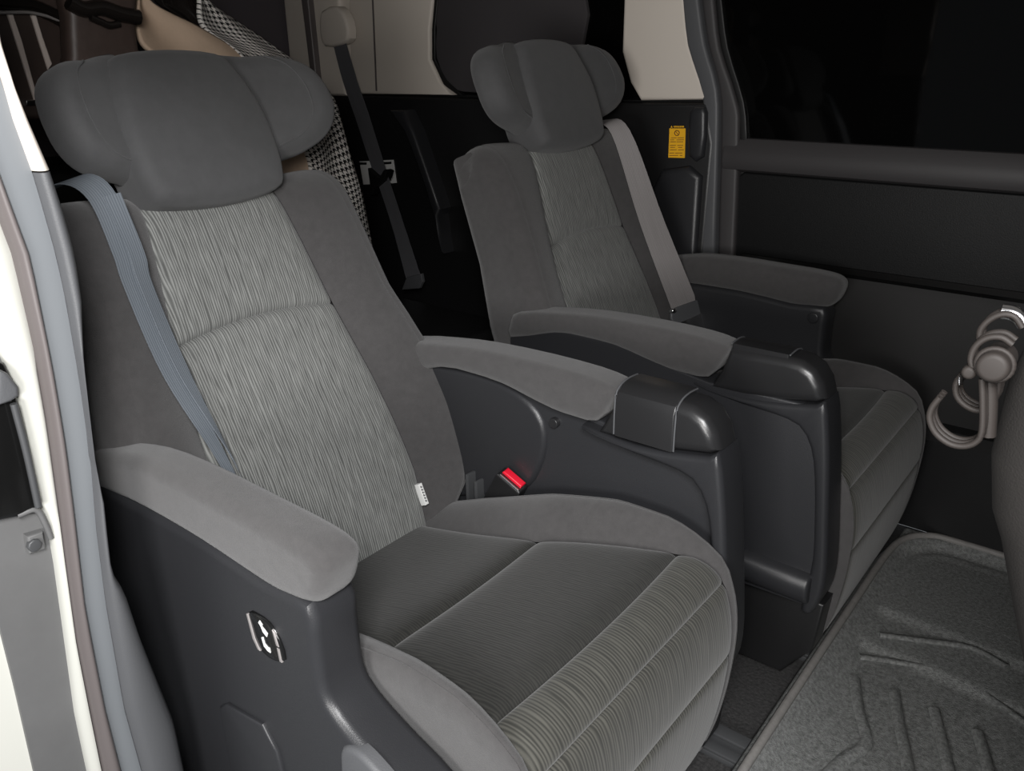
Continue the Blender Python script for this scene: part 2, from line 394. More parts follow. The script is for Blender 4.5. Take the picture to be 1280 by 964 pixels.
# near side: rear wall, door jamb with its strips, pillar trim
struct(box('wall_near', (-1.68, -0.47, 0.0), (-0.12, -0.43, 1.42), M['black_trim'], r=0))
def ycurve(pix, x):
    t = sorted([(p.z, p.y) for p in (at(*q, 'x', x) for q in pix)])
    (z0, y0), (z1, y1) = t[0], t[1]; lo = (z0-0.25, y0+(y0-y1)/(z0-z1)*-0.25*0.5)
    (z0, y0), (z1, y1) = t[-1], t[-2]; hi = (z0+0.25, y0+(y0-y1)/(z0-z1)*0.25*0.6)
    return [lo]+t+[hi]
C_trim = ycurve([(-20, -60), (4, 0), (10, 55), (25, 107), (45, 154), (72, 215), (90, 270), (103, 320), (111, 376), (110, 462), (120, 575), (137, 631), (146, 716), (165, 743), (187, 806), (229, 911), (240, 964)], 0.07)
C_sr = ycurve([(-30, 20), (0, 97), (15, 150), (41, 221), (69, 320), (81, 376), (97, 470), (112, 575), (119, 660), (131, 754), (154, 885), (176, 964)], 0.05)
C_sl = ycurve([(-45, 100), (0, 221), (37, 320), (67, 470), (82, 560), (92, 640), (105, 754), (131, 885), (152, 964)], 0.055)
C_seal = ycurve([(-25, 200), (0, 275), (17, 320), (43, 432), (60, 530), (75, 640), (82, 698), (97, 806), (129, 964)], 0.048)
C_cream = ycurve([(-40, 350), (0, 444), (15, 477), (30, 545), (49, 633), (58, 655), (66, 690), (79, 784), (94, 893), (109, 964)], 0.035)
C_pan = ycurve([(0, 784), (19, 859), (43, 964)], 0.03)
def zstrip(name, ca, cb, xa, xb, z0, z1, bulge, material, parent=None, back=0.03, n=56, k=9):
    """upright strip of the jamb: ruled between two curves y(z), bulged towards +x and closed at the back"""
    V = []
    for i in range(n):
        z = z0+(z1-z0)*i/(n-1); ya, yb = interp(ca, z), interp(cb, z)
        for j in range(k):
            t = j/(k-1); V.append((xa+(xb-xa)*t+bulge*math.sqrt(max(0, 1-(2*t-1)**2)), ya+(yb-ya)*t, z))
        V.append((min(xa, xb)-back, yb, z)); V.append((min(xa, xb)-back, ya, z))
    F = gridfaces(n, k+2, 0, False, True)+[tuple(range(k+2)), tuple(range((n-1)*(k+2)+k+1, (n-1)*(k+2)-1, -1))]
    o = mesh(name, V, F, material, parent, sharp=50)
    bm = bmesh.new(); bm.from_mesh(o.data); bmesh.ops.recalc_face_normals(bm, faces=bm.faces); bm.to_mesh(o.data); bm.free()
    return o
jamb = struct(zstrip('wall_jamb', C_pan, C_cream, 0.03, 0.032, -0.05, 1.42, 0.0, M['panel_grey'], None, 0.10))
struct(zstrip('trim_2', C_cream, C_seal, 0.036, 0.044, -0.05, 1.42, 0.006, M['paint']))
struct(zstrip('trim_3', C_seal, C_sl, 0.044, 0.052, -0.05, 1.42, 0.014, M['seal']))
struct(zstrip('trim_4', C_sl, C_sr, 0.054, 0.052, -0.05, 1.42, 0.001, M['strip_grey']))
pil = struct(zstrip('trim_5', C_sr, C_trim, 0.050, 0.045, -0.05, 1.072, 0.018, M['plastic_grey'], None, 0.16))
zstrip('upper_trim', C_sr, C_trim, 0.052, 0.047, 1.074, 1.42, 0.016, M['beige'], pil, 0.16)
# latch pocket and striker in the jamb
def jx(px, py): p = at(px, py, 'x', 0.034); return (p.y, p.z)
xf = lambda a, b, c: (c, a, b)
prism('latch_pocket', [jx(-14, 445), jx(2, 452), jx(14, 475), (jx(28, 545)), jx(46, 632), jx(40, 640), jx(-14, 650)], xf, 0.02, 0.045, 0.0, M['gloss'], jamb, r1=0.006)
prism('latch_cover', [jx(-14, 455), jx(0, 462), jx(13, 478), jx(14, 490), jx(4, 497), jx(-14, 503)], xf, 0.04, 0.056, 0.0, M['plastic_grey'], jamb, r1=0.005)
tube('latch_bar', [Vector((0.052, *jx(8, 500))), Vector((0.052, *jx(24, 560))), Vector((0.05, *jx(40, 628)))], 0.004, M['rail'], jamb)
prism('striker_plate', [jx(30, 668), jx(50, 662), jx(54, 684), jx(33, 690)], xf, 0.03, 0.043, 0.0, M['panel_grey'], jamb, r1=0.003)
prism('bolt', [(jx(38, 678)[0]+0.008*math.cos(k*PI/4), jx(38, 678)[1]+0.008*math.sin(k*PI/4)) for k in range(8)], xf, 0.04, 0.047, 0.0, M['rail'], jamb, r1=0.002)
tube('jamb_fold', [Vector((0.042, *jx(18, 642))), Vector((0.044, *jx(40, 634))), Vector((0.044, *jx(52, 652))), Vector((0.042, *jx(60, 670)))], 0.0035, M['panel_grey'], jamb)
# outer body side of the car, white paint, behind the jamb
body = struct(zstrip('wall_side', [(-0.3, -0.60), (0.9, -0.60)], C_pan, 0.008, 0.024, -0.05, 1.42, 0.0, M['paint'], None, 1.2, k=3))

# ------------------------------------------------------------------ floor rails and mat
for nm, y, lab in (('seat_rail', 0.705, 'dark grey metal floor rail under the far seat, beside its side panel'), ('seat_rail', 0.352, 'dark grey metal floor rail at the foot of the near seat')):
    e = empty(nm, (0.2, y, 0.0), lab, 'rail')
    box('rail_base', (-0.5, -0.034, 0.0), (0.415, 0.034, 0.012), M['rail'], e, r=0.002)
    box('rail_lip', (-0.5, -0.034, 0.012), (0.415, -0.012, 0.020), M['rail'], e, r=0.003)
    box('rail_lip', (-0.5, 0.006, 0.012), (0.415, 0.034, 0.020), M['rail'], e, r=0.003)

def mat_height(x, y):
    """tray: flat, a raised rim along its rear and far ends, a sloped shoulder and chevron ribs"""
    a = x-0.64; b = 1.26-y
    # rounded corner distance to the rim
    if a < 0.12 and b < 0.12: d = 0.12-math.hypot(0.12-a, 0.12-b)
    else: d = min(a, b)
    h = 0.010
    if d < 0.055: h = 0.010+0.038*(1-max(0, d)/0.055)**1.3
    # shallow raised shelf on the far half, edged by lines
    e = y-(0.765+0.10*max(0, x-0.80)*-1.0)
    def sm(t): t = max(0, min(1, t)); return t*t*(3-2*t)
    h += 0.010*sm((e)/0.03)*sm((d-0.02)/0.03)
    h += 0.008*sm((e-0.13)/0.03)*sm((d-0.02)/0.03)
    return h
V = []; UVm = []; nx, ny = 110, 190
for i in range(nx):
    for j in range(ny):
        x = 0.632+0.86*i/(nx-1); y = -0.36+1.63*j/(ny-1)
        V.append((x, y, mat_height(x, y)))
floor_mat = empty('floor_mat', (1.0, 0.4, 0.0), 'charcoal rubber floor mat with raised rim and chevron ribs in the footwell', 'mat')
fm = mesh('mat_tray', [(v[0]-1.0, v[1]-0.4, v[2]) for v in V], gridfaces(nx, ny), M['mat'], floor_mat)
so = fm.modifiers.new('thick', 'SOLIDIFY'); so.thickness = 0.006; so.offset = -1
rim = [(0.636, -0.34, 0.05), (0.633, 0.1, 0.05), (0.630, 0.5, 0.05), (0.629, 0.9, 0.05), (0.630, 1.10, 0.05), (0.645, 1.20, 0.051), (0.69, 1.255, 0.051), (0.76, 1.268, 0.05), (0.95, 1.268, 0.05), (1.45, 1.268, 0.05)]
tube('mat_rim', [Vector(p)-Vector((1.0, 0.4, 0)) for p in rim], 0.0085, M['mat_lip'], floor_mat)
tube('rim_foot', [Vector((p[0]-0.004, p[1], 0.022))-Vector((1.0, 0.4, 0)) for p in rim[:6]], 0.02, M['mat'], floor_mat)
def rib(pts, w=0.012, z=0.014):
    P = [at(*p, 'z', 0.014) for p in pts]
    tube('rib', [Vector((p.x-1.0, p.y-0.4, z)) for p in P], w, M['mat'], floor_mat, flat=0.6, sm=2)
rib([(1068, 848), (1074, 890), (1084, 930), (1060, 945), (1040, 964), (1030, 975)])
rib([(1118, 866), (1124, 905), (1134, 950), (1136, 985)])
rib([(1168, 888), (1177, 925), (1188, 970)])
rib([(1222, 916), (1231, 945), (1240, 980)])
for pp in ([(1075, 820), (1130, 828), (1198, 842), (1240, 872), (1290, 908)],):
    P = [at(*p, 'z', 0.016) for p in pp]
    tube('rib', [Vector((p.x-1.0, p.y-0.4, 0.013)) for p in P], 0.010, M['mat'], floor_mat, flat=0.6, sm=3)
for pp in ([(1100, 790), (1160, 798), (1215, 806), (1260, 830)], [(1118, 757), (1190, 765), (1245, 785), (1290, 815)]):
    P = [at(*p, 'z', 0.03) for p in pp]
    tube('rib', [Vector((p.x-1.0, p.y-0.4, 0.022)) for p in P], 0.010, M['mat'], floor_mat, flat=0.6, sm=3)

# ------------------------------------------------------------------ the captain's seats
class Profile:
    def __init__(self, pts, n=14):
        self.P = cr(pts, n); self.n = n; self.L = [0]
        for a, b in zip(self.P, self.P[1:]): self.L.append(self.L[-1]+(b-a).length)
    def s_of(self, i): return self.L[i*self.n]
    def ev(self, s):
        L = self.L
        s = max(0, min(L[-1]-1e-9, s)); lo, hi = 0, len(L)-1
        while hi-lo > 1:
            mid = (lo+hi)//2
            if L[mid] <= s: lo = mid
            else: hi = mid
        t = (s-L[lo])/(L[hi]-L[lo]+1e-12); p = self.P[lo].lerp(self.P[hi], t)
        a, b = self.P[max(lo-3, 0)], self.P[min(hi+3, len(L)-1)]
        d = (b-a).normalized(); return p, d

def clus(n, k=0.9):
    """0..1 with rows gathered at both ends"""
    return [(1-k)*(i/(n-1))+k*(0.5-0.5*math.cos(PI*i/(n-1))) for i in range(n)]

def make_seat(side, loc, tilt, label, group):
    """side +1: near seat, inner arm towards +y; -1: mirrored"""
    root = empty('captain_seat', loc, label, 'seat', group)
    Ym = lambda y: y*side
    flip = side < 0
    def msh(name, V, F, material, parent=root, uvs=None, fl=False):
        return mesh(name, [(v[0], Ym(v[1]), v[2]) for v in V], F, material, parent, uvs=uvs, flip=(flip != fl), sharp=60)
    f_xz = lambda a, b, c: (a, Ym(c), b)
    def pz(name, outline, c0, c1, r, material, parent=root, **k): return prism(name, outline, f_xz, c0, c1, r, material, parent, **k)

    # padded surfaces along a profile: centre panels and side bolsters
    def panel(name, prof, nrm, sa, sb, w, puff, material, nv=36, ns=34, dip=0.006):
        V = []; UV = []; A = clus(ns); B = clus(nv)
        for a in A:
            for b in B:
                v = 2*b-1; s0, s1 = sa(v), sb(v); s = s0+(s1-s0)*a; ww = w(s)
                p, d = prof.ev(s); n = Vector(nrm(d))
                ds = min(a, 1-a)*(s1-s0); dv = min(b, 1-b)*2*ww
                off = puff*(1-math.exp(-ds/0.016))*(1-math.exp(-dv/0.016))-dip*(math.exp(-ds/0.0035)+0.7*math.exp(-dv/0.004))
                q = p+n*off; V.append((q.x, v*ww, q.y)); UV.append((v*ww, s))
        return msh(name, V, gridfaces(ns, nv), material, uvs=UV)
    def bolster(prof, nrm, s0, s1, w, Wd, h, drop, material, sgn, names, ns=40, ridge=0.80, rr=0.034, dip=0.003):
        A = clus(ns, 0.3)
        V = []; UV = []; T = clus(14)
        for a in A:
            s = s0+(s1-s0)*a; p, d = prof.ev(s); n = Vector(nrm(d)); w0, w1, hh = w(s), Wd(s), h(s)
            for t in T:
                y = w0+t*ridge*(w1-w0); off = hh*(1-(1-t)**2.3)-dip*(math.exp(-t*(w1-w0)*ridge/0.004)+0.8*math.exp(-(1-t)*(w1-w0)*ridge/0.004))
                q = p+n*off; V.append((q.x, sgn*y, q.y)); UV.append((y, s))
        msh(names[0], V, gridfaces(ns, 14), material, uvs=UV, fl=sgn < 0)
        V = []; UV = []; K = 14
        for a in A:
            s = s0+(s1-s0)*a; p, d = prof.ev(s); n = Vector(nrm(d)); w0, w1, hh = w(s), Wd(s), h(s); dr = drop(s)
            for k in range(K):
                if k < 9:
                    th = PI/2*k/8; y = w0+(w1-w0)*(ridge+(1-ridge)*math.sin(th)); off = hh-min(rr, hh+dr*0.6)*(1-math.cos(th))-(dip*0.8*math.exp(-k/0.8))
                else:
                    q_ = (k-8)/5; y = w1-0.006*q_; off = (hh-min(rr, hh+dr*0.6))*(1-q_)-dr*q_
                q = p+n*off; V.append((q.x, sgn*y, q.y)); UV.append((y+off, s))
        msh(names[1], V, gridfaces(ns, K), material, uvs=UV, fl=sgn < 0)

    # --- cushion
    CP = Profile([(-0.12, 0.325), (-0.02, 0.338), (0.12, 0.372), (0.275, 0.417), (0.40, 0.446), (0.508, 0.461), (0.560, 0.452), (0.588, 0.415), (0.602, 0.345), (0.600, 0.25), (0.588, 0.16), (0.568, 0.085)])
    cn = lambda d: (-d.y, d.x)
    S = CP.s_of
    sC0, sC1, sC2, sCe = S(0), S(3), S(5), S(11)
    sC3 = S(7)-0.012; sC4 = S(8)+0.045
    cw = lambda s: interp([(0, 0.18), (sC0+0.1, 0.185), (sC1, 0.176), (sC2-0.04, 0.212), (sC2+0.03, 0.232), (sC3, 0.243), (sC4, 0.245), (sCe, 0.235)], s)
    cW = lambda s: interp([(0, 0.255), (sC2, 0.260), (sC3, 0.259), (sC4, 0.257), (sCe, 0.246)], s)
    chh = lambda s: interp([(0, 0.02), (S(1), 0.022), (S(1)+0.07, 0.032), (S(2), 0.043), (S(3), 0.058), (S(4), 0.058), (S(5)-0.02, 0.042), (S(5)+0.035, 0.018), (sC3, 0.005), (sC4, 0.003), (sCe, 0.003)], s)
    K = lambda c: (lambda v: c)
    bow = lambda c, k: (lambda v: c+k*(1-v*v))
    panel('cushion_panel', CP, cn, K(0.0), bow(sC1, 0.008), cw, 0.009, M['seat_weave_shaded'])
    panel('cushion_panel', CP, cn, bow(sC1, 0.008), bow(sC2, 0.008), cw, 0.010, M['seat_weave_shaded'])
    panel('cushion_panel', CP, cn, bow(sC2, 0.008), K(sC3), cw, 0.008, M['front_weave_lit'])
    panel('cushion_panel', CP, cn, K(sC3), K(sC4), cw, 0.005, M['front_weave_lit'])
    panel('cushion_panel', CP, cn, K(sC4), K(sCe), cw, 0.004, M['front_weave_lit'])
    for sg in (1, -1):
        bolster(CP, cn, 0.0, sCe, cw, cW, chh, lambda s: interp([(0, 0.10), (sC2, 0.10), (sC3, 0.12), (sCe, 0.16)], s), M['cloth'], sg, ('cushion_bolster', 'cushion_side'), ns=60)
    pz('cushion_base', [(-0.12, 0.06), (0.50, 0.06), (0.55, 0.10), (0.55, 0.30), (0.48, 0.36), (-0.12, 0.28)], -0.235, 0.235, 0.01, M['black_trim'])

    # --- backrest, laid out along the reclined line from the hip
    ct, st = math.cos(tilt), math.sin(tilt)
    HX, HZ = 0.0, 0.3475
    def un(u, n): return (HX-st*u+ct*n, HZ+ct*u+st*n)
    BP = Profile([un(*q) for q in ((-0.06, -0.015), (0.0, 0.0), (0.10, 0.012), (0.20, 0.016), (0.30, 0.010), (0.449, 0.0), (0.58, 0.0), (0.655, -0.006), (0.692, -0.030), (0.700, -0.065), (0.69, -0.11))])
    bn = lambda d: (d.y, -d.x)
    B = BP.s_of
    sB0, sB1, sB2, sBe = 0.0, B(5), B(8)-0.01, B(10)
    bw = lambda s: interp([(0, 0.19), (B(1), 0.19), (B(2), 0.197), (B(4), 0.180), (B(5), 0.158), (B(6), 0.138), (B(8), 0.120), (sBe, 0.118)], s)
    bW = lambda s: interp([(0, 0.20), (B(1), 0.235), (B(1)+0.05, 0.305), (B(2), 0.328), (B(3), 0.332), (B(4), 0.322), (B(5)-0.06, 0.306), (B(5), 0.292), (B(6), 0.287), (B(7), 0.289), (B(8), 0.286), (B(9), 0.280), (sBe, 0.276)], s)
    bh = lambda s: interp([(0, 0.03), (B(1), 0.034), (B(2), 0.046), (B(3), 0.052), (B(4), 0.048), (B(5), 0.038), (B(6), 0.028), (B(7), 0.018), (B(8), 0.008), (sBe, 0.004)], s)
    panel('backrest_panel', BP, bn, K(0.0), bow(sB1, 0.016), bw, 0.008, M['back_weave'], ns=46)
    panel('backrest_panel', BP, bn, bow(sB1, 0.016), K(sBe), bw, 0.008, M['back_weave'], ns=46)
    for sg in (1, -1):
        bolster(BP, bn, 0.0, sBe, bw, bW, bh, lambda s: interp([(0, 0.10), (B(7), 0.10), (B(8), 0.08), (sBe, 0.05)], s), M['cloth'], sg, ('backrest_bolster', 'backrest_side'), ns=60, ridge=0.74, rr=0.06)
    # rear shell
    def f_back(a, b, c):            # a = v, b = u, c = n
        x, z = un(b, c); return (x, Ym(a), z)
    shell = [(-0.19, -0.05), (0.19, -0.05), (0.290, 0.06), (0.318, 0.15), (0.310, 0.32), (0.285, 0.46), (0.281, 0.61), (0.274, 0.694), (-0.274, 0.694), (-0.281, 0.61), (-0.285, 0.46), (-0.310, 0.32), (-0.318, 0.15), (-0.290, 0.06)]
    prism('back_shell', shell, f_back, -0.045, -0.125, 0.012, M['cloth'], root, r1=0.03)

    # --- headrest: centre pillow, two folding wings, two posts
    hc = [(-0.128, 0.685), (-0.136, 0.745), (-0.130, 0.815), (-0.110, 0.880), (-0.085, 0.906), (0.0, 0.914), (0.085, 0.906), (0.110, 0.880), (0.130, 0.815), (0.136, 0.745), (0.128, 0.685), (0.105, 0.662), (0.0, 0.652), (-0.105, 0.662)]
    head = empty('headrest', (0, 0, 0), None, None); head.parent = root
    def f_head(a, b, c): return f_back(a, b, c-0.30*max(0, b-0.80)**1.0*0.4)
    prism('headrest_pad', hc, f_head, -0.070, 0.048, 0.035, M['cloth_head'], head, sm=3, seg=7, r1=0.030, scale_in=True, dome=0.010, sharp=80)
    for sg in (1, -1):
        def f_wing(a, b, c, sg=sg):     # a measured outwards from the hinge, turned forward
            al = 0.30; a = a*((0.74 if sg < 0 else 1.12) if side > 0 else 1.0); v = 0.100+a*math.cos(al)-c*math.sin(al); n = 0.006+a*math.sin(al)+c*math.cos(al)
            return f_back(sg*v, b, n-0.10*max(0, b-0.80))
        wing = [(-0.06, 0.712), (0.05, 0.718), (0.105, 0.730), (0.140, 0.750), (0.160, 0.785), (0.160, 0.832), (0.142, 0.872), (0.10, 0.897), (0.04, 0.906), (-0.06, 0.909)]
        prism('headrest_wing', wing, f_wing, -0.055, 0.016, 0.022, M['cloth_head'], head, sm=3, seg=7, r1=0.034, sharp=80)
        tube('wing_seam', [Vector(f_wing(*q)) for q in ((0.070, 0.893, 0.013), (0.100, 0.872, 0.0145), (0.116, 0.828, 0.0155), (0.112, 0.780, 0.015), (0.085, 0.748, 0.0135), (0.04, 0.734, 0.012))], 0.0016, M['cloth_head'], head)
        tube('headrest_post', [Vector(f_back(sg*0.07, 0.62, -0.05)), Vector(f_back(sg*0.07, 0.75, -0.03))], 0.007, M['chrome'], head, sm=0, n=12)

    # --- inner arm: padded rest, cap with lid, side panel with raised border, screw covers
    arm = empty('inner_armrest', (0, 0, 0), None, None); arm.parent = root
    pad = [(-0.14, 0.645), (-0.118, 0.664), (-0.02, 0.680), (0.074, 0.690), (0.20, 0.694), (0.300, 0.692), (0.345, 0.686), (0.359, 0.679), (0.350, 0.655), (0.326, 0.618), (0.285, 0.614), (0.24, 0.616), (0.185, 0.626), (0.128, 0.637), (0.05, 0.640), (-0.02, 0.635), (-0.14, 0.600)]
    pz('arm_pad', pad, 0.259, 0.336, 0.017, M['cloth'], arm, sm=2, seg=5, sharp=60)
    cap = [(0.330, 0.600), (0.352, 0.640), (0.366, 0.686), (0.42, 0.688), (0.470, 0.690), (0.497, 0.688), (0.520, 0.676), (0.536, 0.655), (0.545, 0.628), (0.530, 0.619), (0.474, 0.609), (0.40, 0.600)]
    pz('arm_cap', cap, 0.260, 0.336, 0.018, M['plastic_lid'], arm, seg=5)
    lid = [(0.2565, 0.609), (0.2565, 0.668), (0.262, 0.683), (0.276, 0.692), (0.30, 0.696), (0.328, 0.694), (0.328, 0.68), (0.29, 0.68), (0.27, 0.66), (0.27, 0.609)]
    lid_o = prism('arm_lid', lid, lambda a, b, c: (c, Ym(a), b), 0.368, 0.472, 0.003, M['plastic_lid'], arm)
    for xx in (0.3665, 0.4735):
        tube('lid_edge', [Vector((xx, Ym(y), z)) for y, z in ((0.2575, 0.611), (0.2575, 0.668), (0.263, 0.683), (0.277, 0.692), (0.30, 0.695), (0.326, 0.693))], 0.0016, M['plastic_grey'], arm, sm=2)
    side_p = [(-0.14, 0.20), (-0.14, 0.615), (0.0, 0.645), (0.12, 0.645), (0.25, 0.622), (0.33, 0.610), (0.53, 0.612), (0.548, 0.60), (0.565, 0.45), (0.57, 0.30), (0.565, 0.215)]
    pz('side_panel', side_p, 0.287, 0.331, 0.004, M['plastic'], arm)
    bord = [(0.300, 0.606), (0.333, 0.602), (0.40, 0.598), (0.474, 0.606), (0.530, 0.617), (0.545, 0.625), (0.557, 0.570), (0.567, 0.500), (0.578, 0.40), (0.587, 0.31), (0.586, 0.25), (0.572, 0.205), (0.552, 0.205),
            (0.556, 0.26), (0.560, 0.32), (0.553, 0.40), (0.543, 0.48), (0.530, 0.535), (0.505, 0.570), (0.460, 0.580), (0.40, 0.584), (0.33, 0.594)]
    pz('front_post', bord, 0.259, 0.337, 0.010, M['plastic'], arm, seg=5, sm=2)
    scoop = [(-0.10, 0.60), (-0.02, 0.632), (0.10, 0.634), (0.18, 0.610), (0.215, 0.56), (0.20, 0.48), (0.15, 0.42), (0.0, 0.36), (-0.10, 0.36)]
    pz('recess_panel', scoop, 0.300, 0.279, 0.0, M['plastic'], arm, sm=3, r1=0.012)
    lip = [(0.0, 0.300), (0.0, 0.345), (-0.022, 0.356), (-0.045, 0.352), (-0.062, 0.335), (-0.07, 0.30)]
    prism('lower_lip', [(b, a) for a, b in lip], lambda a, b, c: (c, Ym(a), b+0.285-0.02*(c-0.5)), -0.12, 0.566, 0.008, M['plastic'], arm, sm=2)
    pz('foot_cover', [(-0.12, 0.02), (0.52, 0.02), (0.575, 0.10), (0.585, 0.21), (-0.12, 0.22)], 0.235, 0.300, 0.006, M['black_trim'], arm)
    for cx, cz, cy in ((0.232, 0.585, 0.278), (0.480, 0.577, 0.286)):
        pz('screw_cover', [(cx+0.0095*math.cos(k*PI/10), cz+0.0095*math.sin(k*PI/10)) for k in range(20)], cy+0.01, cy-0.001, 0.0, M['plastic_lid'], arm, r1=0.002)

    # --- outer arm: padded rest, outer panel, front post, switch, inset cover, lever
    oa = empty('outer_armrest', (0, 0, 0), None, None); oa.parent = root
    pad = [(-0.205, 0.600), (-0.175, 0.640), (-0.127, 0.662), (-0.013, 0.688), (0.10, 0.694), (0.22, 0.692), (0.30, 0.690), (0.347, 0.684), (0.366, 0.668), (0.362, 0.640), (0.352, 0.621), (0.334, 0.609), (0.295, 0.602), (0.252, 0.600), (0.123, 0.609), (0.0, 0.610), (-0.10, 0.603), (-0.17, 0.592)]
    pz('arm_pad', pad, -0.337, -0.268, 0.020, M['cloth'], oa, sm=3, seg=6, r1=0.026, sharp=60)
    # pad seam along the outer ridge
    tube('pad_seam', [Vector((x, Ym(-0.3335), z)) for x, z in ((-0.17, 0.632), (-0.12, 0.650), (0.0, 0.673), (0.10, 0.680), (0.22, 0.679), (0.30, 0.676), (0.338, 0.668))], 0.0012, M['cloth'], oa)
    panel_o = [(-0.13, 0.05), (-0.15, 0.40), (-0.17, 0.598), (-0.10, 0.612), (0.123, 0.618), (0.252, 0.608), (0.334, 0.612), (0.342, 0.570), (0.343, 0.510), (0.352, 0.478), (0.385, 0.455), (0.43, 0.435), (0.50, 0.405), (0.54, 0.35), (0.55, 0.25), (0.53, 0.12), (0.50, 0.05)]
    pz('outer_panel', panel_o, -0.338, -0.266, 0.014, M['plastic'], oa, sm=2, seg=5)
    pz('inset_cover', [(0.115, 0.20), (0.115, 0.350), (0.135, 0.366), (0.215, 0.376), (0.240, 0.345), (0.252, 0.28), (0.250, 0.20)], -0.330, -0.3435, 0.0, M['plastic'], oa, r1=0.004, sm=1)
    pz('recline_lever', [(0.372, 0.340), (0.372, 0.425), (0.395, 0.445), (0.425, 0.440), (0.470, 0.415), (0.505, 0.375), (0.510, 0.300), (0.44, 0.270), (0.39, 0.29)], -0.325, -0.3435, 0.0, M['plastic_grey'], oa, r1=0.007, sm=3)
    if side > 0:
        sw = empty('recline_switch', (0, 0, 0), None, None); sw.parent = oa
        pz('switch_plate', [(0.219, 0.552), (0.238, 0.5585), (0.262, 0.556), (0.278, 0.540), (0.284, 0.513), (0.262, 0.501), (0.240, 0.502), (0.226, 0.518)], -0.33, -0.3415, 0.0, M['gloss'], oa, r1=0.003, sm=2)
        bpy.data.objects.remove(sw)
        def pl(name, o, d=-0.3428): pz(name, o, -0.34, d, 0.0, M['silver'] if 'bar' in name else M['white'], oa, r1=0.001)
        pl('switch_bar', [(0.2175, 0.551), (0.2215, 0.553), (0.2285, 0.520), (0.2365, 0.504), (0.2315, 0.504), (0.2235, 0.517)])
        pl('switch_bar', [(0.268, 0.551), (0.2725, 0.548), (0.2775, 0.530), (0.2725, 0.530)])
        pl('switch_bar', [(0.273, 0.527), (0.2775, 0.527), (0.2795, 0.508), (0.275, 0.508)])
        pl('seat_icon', [(0.241, 0.549), (0.244, 0.553), (0.249, 0.549), (0.2475, 0.546), (0.253, 0.543), (0.2575, 0.540), (0.255, 0.534), (0.248, 0.538), (0.245, 0.545)])
        pl('seat_icon', [(0.243, 0.528), (0.2465, 0.530), (0.2485, 0.521), (0.254, 0.5185), (0.2575, 0.519), (0.258, 0.512), (0.253, 0.512), (0.246, 0.516)])
    # hinge disc on the seat side of the outer arm
    pz('hinge_cover', [(0.352+0.0135*math.cos(k*PI/12)-0.04, 0.583+0.0135*math.sin(k*PI/12)) for k in range(24)], -0.275, -0.2635, 0.0, M['plastic'], oa, r1=0.003)

    # --- buckle between cushion and inner arm, white tag on the backrest seam
    bk = empty('belt_buckle', (0, 0, 0), None, None); bk.parent = root
    bx = Vector((0.145, 0.262, 0.44)); ax = Vector((0.50, -0.10, 0.86)).normalized(); e1 = Vector((0.86, 0.10, -0.49)); e1 = (e1-ax*e1.dot(ax)).normalized(); e2 = ax.cross(e1)
    def f_b(a, b, c):
        q = bx+e1*a+e2*b+ax*c; return (q.x, Ym(q.y), q.z)
    prism('buckle_housing', [(-0.028, -0.014), (0.028, -0.014), (0.028, 0.014), (-0.028, 0.014)], f_b, -0.06, 0.022, 0.006, M['black_trim'], bk)
    prism('buckle_button', [(-0.022, -0.004), (0.022, -0.004), (0.022, 0.012), (-0.022, 0.012)], f_b, 0.015, 0.0275, 0.003, M['red'], bk)
    tube('buckle_slot', [Vector(f_b(-0.022, -0.010, 0.0215)), Vector(f_b(0.022, -0.010, 0.0215))], 0.0022, M['chrome'], bk, sm=0)
    if side > 0:
        tg = prism('care_tag', [(0.181, 0.036), (0.190, 0.036), (0.190, 0.078), (0.181, 0.078)], f_back, 0.012, 0.0255, 0.0005, M['white'], root)
        for k in range(6):
            v0 = 0.042+k*0.0056
            prism('tag_letter', [(0.1835, v0), (0.188, v0), (0.188, v0+0.0012), (0.1856, v0+0.0012), (0.1856, v0+0.0034), (0.1835, v0+0.0034)], f_back, 0.025, 0.0262, 0.0, M['plastic_grey'], tg)
        # folded hinge plates beside the crease
        for q in ((0.046, 0.27, 0.40), (0.066, 0.272, 0.39)):
            box('hinge_plate', (q[0]-0.003, q[1]-0.012, q[2]-0.03), (q[0]+0.004, q[1]+0.012, q[2]+0.035), M['rail'], root, r=0.002)
    return root, f_back

near, fb_near = make_seat(1, (0, 0, 0), 0.4055, 'grey streaked fabric captain seat nearest the open door, with red buckle beside its cushion', "second row captain's seats")
far, fb_far = make_seat(-1, (0.0569, 0.8873, 0), 0.3533, 'darker grey fabric captain seat on the far side, beside the closed door', "second row captain's seats")

# ------------------------------------------------------------------ seat belts
def bpt(fb, off, u, v, n): return Vector(fb(v, u, n))+Vector(off)
nb = empty('seat_belt', (-0.25, -0.2, 1.0), 'blue grey seat belt over the near seat, running down behind its armrest pad', 'seat belt', 'seat belts in the car')
def rel(o, pts): return [p-o.location for p in pts]
A = [(0.72, -0.260, -0.05), (0.722, -0.235, 0.000), (0.685, -0.222, 0.036), (0.602, -0.224, 0.050), (0.545, -0.229, 0.056), (0.410, -0.222, 0.056), (0.26, -0.189, 0.054), (0.14, -0.178, 0.054)]
Bq = [(0.73, -0.220, -0.05), (0.73, -0.190, 0.004), (0.688, -0.178, 0.034), (0.593, -0.180, 0.040), (0.545, -0.187, 0.042), (0.405, -0.183, 0.044), (0.251, -0.170, 0.050), (0.14, -0.162, 0.052)]
ribbon('webbing', rel(nb, [bpt(fb_near, (0, 0, 0), *q) for q in A]), rel(nb, [bpt(fb_near, (0, 0, 0), *q) for q in Bq]), -0.0015, M['belt_blue'], nb)
A2 = [(u, v+0.021, n-0.001+0.004) for u, v, n in A]; B2 = [(u, v+0.004, n+0.006) for u, v, n in Bq]
